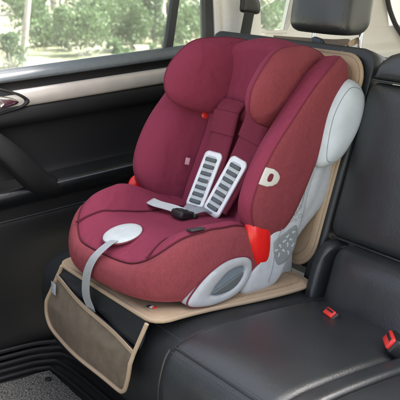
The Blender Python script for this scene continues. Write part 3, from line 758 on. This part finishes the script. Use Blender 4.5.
# roof lining with rounded flank, unseen, added to block sun, cut short for skylight
m = MB(); rows = []
for x, z in [(-.70, .955), (-.68, .99), (-.60, 1.02), (-.3, 1.035), (.4, 1.04), (1.0, 1.03), (1.22, 1.01), (1.26, 1.0), (1.26, 1.03), (1.0, 1.07), (.4, 1.085), (-.3, 1.08), (-.62, 1.06), (-.72, 1.0)]:
    rows.append([(x, y, z) for y in np.linspace(.04, 1.72, 12)])
m.grid(rows, True, False); bd(m, 'shade_roof', M['trimbeige'])
m = MB(); m.box((-.66, -1.3, -.74), (-.62, 1.7, -.1), .01); bd(m, 'outer_panel', M['trimdark'])

# ------------------------------------------------------------------ belt on the pillar
BELT = thing('seat_belt', 'dark seat belt hanging from its guide loop on the pale pillar', 'seat belt', (-.585, .68, .70))
m = MB(); m.strap([(.035, .01, .01), (.036, -.005, -.05), (.04, -.018, -.10), (.045, -.03, -.2), (.05, -.04, -.4)], (0, 1, .05), .050, .003, 30); m.build('belt_webbing', M['belt'], BELT)
m = MB(); m.pad([(.055, -.012), (.058, .03), (.03, .055), (-.012, .075), (-.028, .07), (-.03, .03), (-.03, .0), (.0, -.008)], lambda u, v, h: np.array([.028+h, u, v]), .014, .012, k=4, n=50, ring=10); m.build('belt_guide', M['black'], BELT)
m = MB(); m.pad([(-.025, .045), (-.018, .080), (-.030, .16), (-.05, .16), (-.042, .06)], lambda u, v, h: np.array([.024+h, u, v]), .006, .008, k=4, n=40, ring=8); m.build('belt_slider', M['black'], BELT)

# ------------------------------------------------------------------ front seat ahead of the footwell (outside the frame, shades the floor)
FS = thing('front_seat', 'black front seat ahead of the footwell, outside the picture edge', 'car seat', (-.16, -.95, -.45))
m = MB(); m.pad(rrect(-.27, .27, .12, .86, .10, 6), lambda u, v, h: np.array([u, .16-.22*(v-.12)-h*.95+.0, v+h*.22]), .07, .06, k=5, n=90, ring=16); m.build('backrest', M['leather2'], FS)
m = MB(); m.pad(rrect(-.13, .13, .89, 1.07, .05, 6), lambda u, v, h: np.array([u, .16-.22*(v-.12)-h, v]), .05, .05, k=4, n=60, ring=12); m.build('headrest', M['leather2'], FS)
m = MB(); m.pad(rrect(-.26, .26, -.50, .02, .08, 6), lambda u, v, h: np.array([u, v, .18+h]), .07, .10, k=6, n=80, ring=14); m.build('seat_cushion', M['leather2'], FS)
m = MB(); m.box((-.22, -.42, -.02), (.22, -.05, .10), .01); m.build('seat_rail', M['black'], FS)
# ------------------------------------------------------------------ car floor
m = MB(); m.box((-.58, -1.5, -.50), (1.3, .35, -.47), 0); fo = m.build('floor', M['rubber'], None, False); tag(fo, kind='structure')
TR = thing('floor_mat', 'black ribbed rubber floor tray with grey carpet inset in the footwell', 'floor mat', (-.2, -.29, -.468))
m = MB(); rows = []
xs = np.linspace(-.33, .9, 24)
yp = []
for y in np.linspace(-.9, .16, 230):
    d = y+.02
    z = max(0, y-.075)*.55
    yp.append((y, z))
rows = [[(x, y, z+.002+.05*float(sstep(-.27, -.33, x))) for x in xs] for y, z in yp]
m.grid(rows); m.build('rubber_tray', M['rubber'], TR)
m = MB(); rows = []
for i in range(60):
    y = -.75+.82*i/59
    rows.append([(x, y-.10*(x+.3)*.2, .010+.0015*math.sin(x*70+y*50)) for x in np.linspace(-.265, .88, 40)])
m.grid(rows); m.build('carpet_inset', M['carpet'], TR)
m = MB()
for k in range(5):
    o = k*.030
    m.tube([(.88, .085+o, .016+o*.55), (.1, .085+o, .016+o*.55), (-.22, .080+o, .016+o*.55), (-.275-o*.4, .05+o*.4, .018+o*.55), (-.285-o*.5, -.1, .018+o*.55), (-.285-o*.5, -.7, .018+o*.55)], .0075, 7, res=90)
m.build('tray_ribs', M['rubber'], TR)
m = MB(); m.pad([(-.20+.012*math.cos(t), .035+.012*math.sin(t)) for t in np.linspace(0, 2*math.pi, 10, endpoint=False)], lambda u, v, h: np.array([u, v, .014+h]), .005, .002, k=5, n=24, ring=6); m.build('mat_stud', M['rubber'], TR)

# ------------------------------------------------------------------ outside
GZ = -.75
m = MB(); g = np.linspace(-1, 1, 60); gg = np.sign(g)*np.abs(g)**2*400
m.grid([[(x, y, GZ+.0) for y in gg] for x in gg]); go = m.build('ground', M['ground']); tag(go, kind='structure')
CAM = np.array([2.0396, -1.3448, .9162])
def at(az, d):   # point on the ground at azimuth az (degrees from +Y towards -X) and distance d from the near door
    return (CAM[0]-d*math.sin(R(az)), CAM[1]+d*math.cos(R(az)))
def leaves(mb, centers, rad, n, size):
    centers = np.array(centers); rad = np.array(rad)
    for _ in range(n):
        i = rng.integers(len(centers)); v = rng.normal(size=3); v /= np.linalg.norm(v)
        p = centers[i]+v*rad[i]*rng.uniform(.45, 1.05)**.6
        a = rng.normal(size=3); a /= np.linalg.norm(a); b = np.cross(a, rng.normal(size=3)); b /= np.linalg.norm(b)
        s = size*rng.uniform(.6, 1.4); o = len(mb.v)
        mb.v += [tuple(p+a*s), tuple(p+b*s*.5), tuple(p-a*s), tuple(p-b*s*.5)]
        mb.f.append((o, o+1, o+2, o+3)); mb.mi.append(0)
def shrub(az, d, h, wd, n, mat, label, stems=5):
    x, y = at(az, d); t = thing('shrub', label, 'shrub', (x, y, GZ), group='shrubs on the bank outside the window')
    m = MB(); cs, rs = [], []
    for k in range(9):
        ang = rng.uniform(0, 6.28); rr_ = rng.uniform(0, wd*.36); zz = rng.uniform(.18, .85)*h
        cs.append((rr_*math.cos(ang), rr_*math.sin(ang), zz)); rs.append(rng.uniform(.22, .38)*min(wd, h)*(.7 if zz > .6*h else 1))
    leaves(m, cs, rs, n, .030*max(1, d/14)); m.build('foliage', mat, t, False)
    m = MB()
    for k in range(stems):
        c = cs[k]; m.tube([(c[0]*.15, c[1]*.15, -.02), (c[0]*.6, c[1]*.6, c[2]*.5), tuple(c)], [.012, .004], 5, res=8)
    m.build('stem', M['bark'], t)
def tree(az, d, h, r, lean, label, crown=True, grp='pale trunked trees outside the window'):
    x, y = at(az, d); t = thing('tree', label, 'tree', (x, y, GZ), group=grp)
    m = MB(); lx, ly = lean
    P = [(0, 0, -.05), (lx*.2, ly*.2, h*.15), (lx*.45+r*.5, ly*.45, h*.4), (lx*.75, ly*.75-r*.4, h*.7), (lx, ly, h)]
    m.tube(P, [r*1.35, r, r*.85, r*.6, r*.2], 9, res=26)
    tips = []
    for k in range(6):
        f = .45+.09*k; b = np.array(P[0])+(np.array(P[-1])-np.array(P[0]))*f; a = k*2.4
        tip = b+np.array([math.cos(a), math.sin(a), .8])*h*.2; tips.append(tip)
        m.tube([b, (b+tip)/2+np.array([0, 0, .03*h]), tip], [r*.45, r*.12], 6, res=8)
    m.build('trunk', M['bark'], t)
    if crown:
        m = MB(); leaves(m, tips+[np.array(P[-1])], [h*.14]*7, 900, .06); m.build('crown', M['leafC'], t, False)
shrub(62.6, 14.6, .92, 1.05, 2600, M['leafA'], 'leafy green shrub left of the trunk seen through the door window')
shrub(67.2, 13.2, .55, .7, 1100, M['leafB'], 'low shrub at the left edge of the door window')
shrub(59.6, 15.2, .95, .85, 2400, M['leafA'], 'tall leafy shrub in the middle of the door window')
shrub(58.0, 16.4, .95, .7, 1700, M['leafB'], 'loose shrub just left of the window divider bar')
shrub(55.9, 15.6, .8, .7, 1500, M['leafA'], 'shrub seen through the small corner window')
for k_, (az_, d_, h_, w_) in enumerate(((65.2, 16.0, .6, .8), (63.4, 15.4, .6, .7), (61.4, 16.2, .9, .9), (58.8, 17.2, 1.0, .9), (57.1, 15.2, .7, .6), (55.2, 17.5, .9, .8), (66.2, 18.5, .9, 1.1), (62.0, 18.2, .9, 1.0), (60.2, 18.4, 1.0, 1.0), (52.0, 19.0, 1.1, 1.2))):
    shrub(az_, d_, h_, w_, 1200, M[('leafA', 'leafB')[k_ % 2]], ('bushy green shrub between the leaning trunk and the leaves beside it', 'short shrub just right of the leaning trunk base', 'rounded shrub filling the gap in the middle of the window', 'tall loose shrub left of the divider bar foot', 'short shrub hard against the divider bar', 'rounded shrub filling the small corner window', 'wide pale shrub at the upper left of the window', 'shrub standing behind the middle gap of the window', 'shrub standing behind the tall leafy one', 'wide shrub behind the rear quarter window')[k_])
shrub(64.4, 17.5, .55, .9, 900, M['leafB'], 'low spreading shrub right of the leaning trunk')
shrub(60.4, 13.4, .35, .9, 800, M['leafA'], 'very low shrub at the foot of the leafy ones')
shrub(57.4, 13.8, .35, .8, 800, M['leafA'], 'very low shrub under the window divider bar')
shrub(63.6, 23.0, 1.0, 1.4, 1100, M['leafB'], 'wide shrub far behind the leafy green one')
shrub(59.9, 24.0, 1.1, 1.4, 1100, M['leafB'], 'wide shrub far behind the tall one')
shrub(56.3, 25.0, 1.1, 1.4, 1100, M['leafB'], 'wide shrub far behind the small corner window')
shrub(66.6, 24.0, 1.0, 1.4, 1100, M['leafB'], 'wide shrub far off at the left edge of the window')
shrub(61.2, 19.5, .75, .9, 1100, M['leafB'], 'farther shrub between the two leafy ones')
shrub(65.3, 21.0, .8, 1.0, 1100, M['leafB'], 'farther shrub behind the leaning trunk')
shrub(57.0, 20.5, .9, .8, 1100, M['leafB'], 'farther shrub behind the window divider bar')
shrub(50.9, 17.0, 1.0, 1.0, 1600, M['leafA'], 'shrub seen through the rear quarter window')
shrub(49.6, 22.0, .9, 1.0, 900, M['leafB'], 'farther shrub at the right of the rear quarter window')
tree(66.6, 13.6, 5.0, .045, (.35, .55), 'leaning thin trunk tree near the left edge of the window')
tree(60.9, 20.0, 6.5, .085, (.1, .1), 'pale upright trunk above the middle of the window')
tree(62.4, 24.0, 7, .10, (-.2, .2), 'grey trunk between the leafy shrubs')
tree(64.3, 26.0, 7, .10, (.2, -.2), 'far trunk right of the leaning tree')
tree(59.2, 25.0, 7, .09, (.0, .2), 'far trunk behind the tall shrub')
tree(57.5, 18.5, 6, .06, (-.1, .1), 'trunk close to the window divider bar')
tree(55.4, 24.0, 7, .09, (.1, .1), 'trunk seen through the small corner window')
tree(65.9, 32.0, 8, .11, (.1, .1), 'most distant trunk left of the picture')
tree(58.4, 33.0, 8, .11, (.1, -.1), 'most distant trunk right of the tall shrub')
tree(61.7, 34.0, 8, .11, (-.1, .1), 'most distant trunk above the leafy shrub')
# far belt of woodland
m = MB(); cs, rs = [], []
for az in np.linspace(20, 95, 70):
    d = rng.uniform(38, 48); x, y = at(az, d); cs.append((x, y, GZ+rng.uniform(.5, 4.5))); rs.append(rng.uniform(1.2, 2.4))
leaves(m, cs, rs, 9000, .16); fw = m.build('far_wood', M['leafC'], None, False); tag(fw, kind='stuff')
# grass tufts on the bank
m = MB()
for _ in range(3800):
    az = rng.uniform(46, 72); d = rng.uniform(9.5, 30); x, y = at(az, d)
    if math.sin(x*1.3)+math.sin(y*1.7+x) < -.1: continue
    for k in range(3):
        a = rng.uniform(0, 6.28); hgt = rng.uniform(.04, .14); o = len(m.v); dx, dy = .012*math.cos(a), .012*math.sin(a)
        ox, oy = rng.normal(0, .05, 2)
        m.v += [(x+ox-dx, y+oy-dy, GZ), (x+ox+dx, y+oy+dy, GZ), (x+ox+dy*3, y+oy-dx*3, GZ+hgt)]; m.f.append((o, o+1, o+2)); m.mi.append(0)
gr = m.build('grass', M['grass'], None, False); tag(gr, kind='stuff')

# ------------------------------------------------------------------ light, sky, camera
SUN_EL, SUN_AZ = 56, 22    # azimuth clockwise from +Y
w = bpy.data.worlds.new('World'); SC.world = w; w.use_nodes = True
nt = w.node_tree; bg = nt.nodes['Background']
sky = nt.nodes.new('ShaderNodeTexSky'); sky.sky_type = 'NISHITA'; sky.sun_disc = False
sky.sun_elevation = R(SUN_EL); sky.sun_rotation = R(SUN_AZ); sky.air_density = .55; sky.dust_density = 6.0; sky.ozone_density = .3
hs = nt.nodes.new('ShaderNodeHueSaturation'); hs.inputs['Saturation'].default_value = .5   # hazy white sky
nt.links.new(sky.outputs[0], hs.inputs['Color']); nt.links.new(hs.outputs[0], bg.inputs['Color']); bg.inputs['Strength'].default_value = .15
sl = bpy.data.lights.new('sun', 'SUN'); sl.energy = 3.6; sl.angle = R(.5); sl.color = (1, .95, .88)
so = bpy.data.objects.new('sun', sl); COL.objects.link(so)
sd = Vector((math.sin(R(SUN_AZ))*math.cos(R(SUN_EL)), math.cos(R(SUN_AZ))*math.cos(R(SUN_EL)), math.sin(R(SUN_EL))))
so.rotation_euler = sd.to_track_quat('Z', 'Y').to_euler()
cd = bpy.data.cameras.new('camera'); co = bpy.data.objects.new('camera', cd); COL.objects.link(co)
co.location = CAM; co.rotation_euler = (R(90-15.980), 0, R(55.0645))
cd.lens = 36*873/400; cd.sensor_width = 36; cd.clip_start = .05; cd.clip_end = 2000
cd.dof.use_dof = True; cd.dof.focus_distance = 2.5; cd.dof.aperture_fstop = 9
SC.camera = co
SC.view_settings.view_transform = 'Standard'; SC.view_settings.look = 'None'; SC.view_settings.gamma = 1; SC.view_settings.exposure = 2.5
SC.cycles.use_denoising = True
SC.cycles.max_bounces = 8; SC.cycles.diffuse_bounces = 5; SC.cycles.transparent_max_bounces = 12
SC.cycles.sample_clamp_indirect = 8
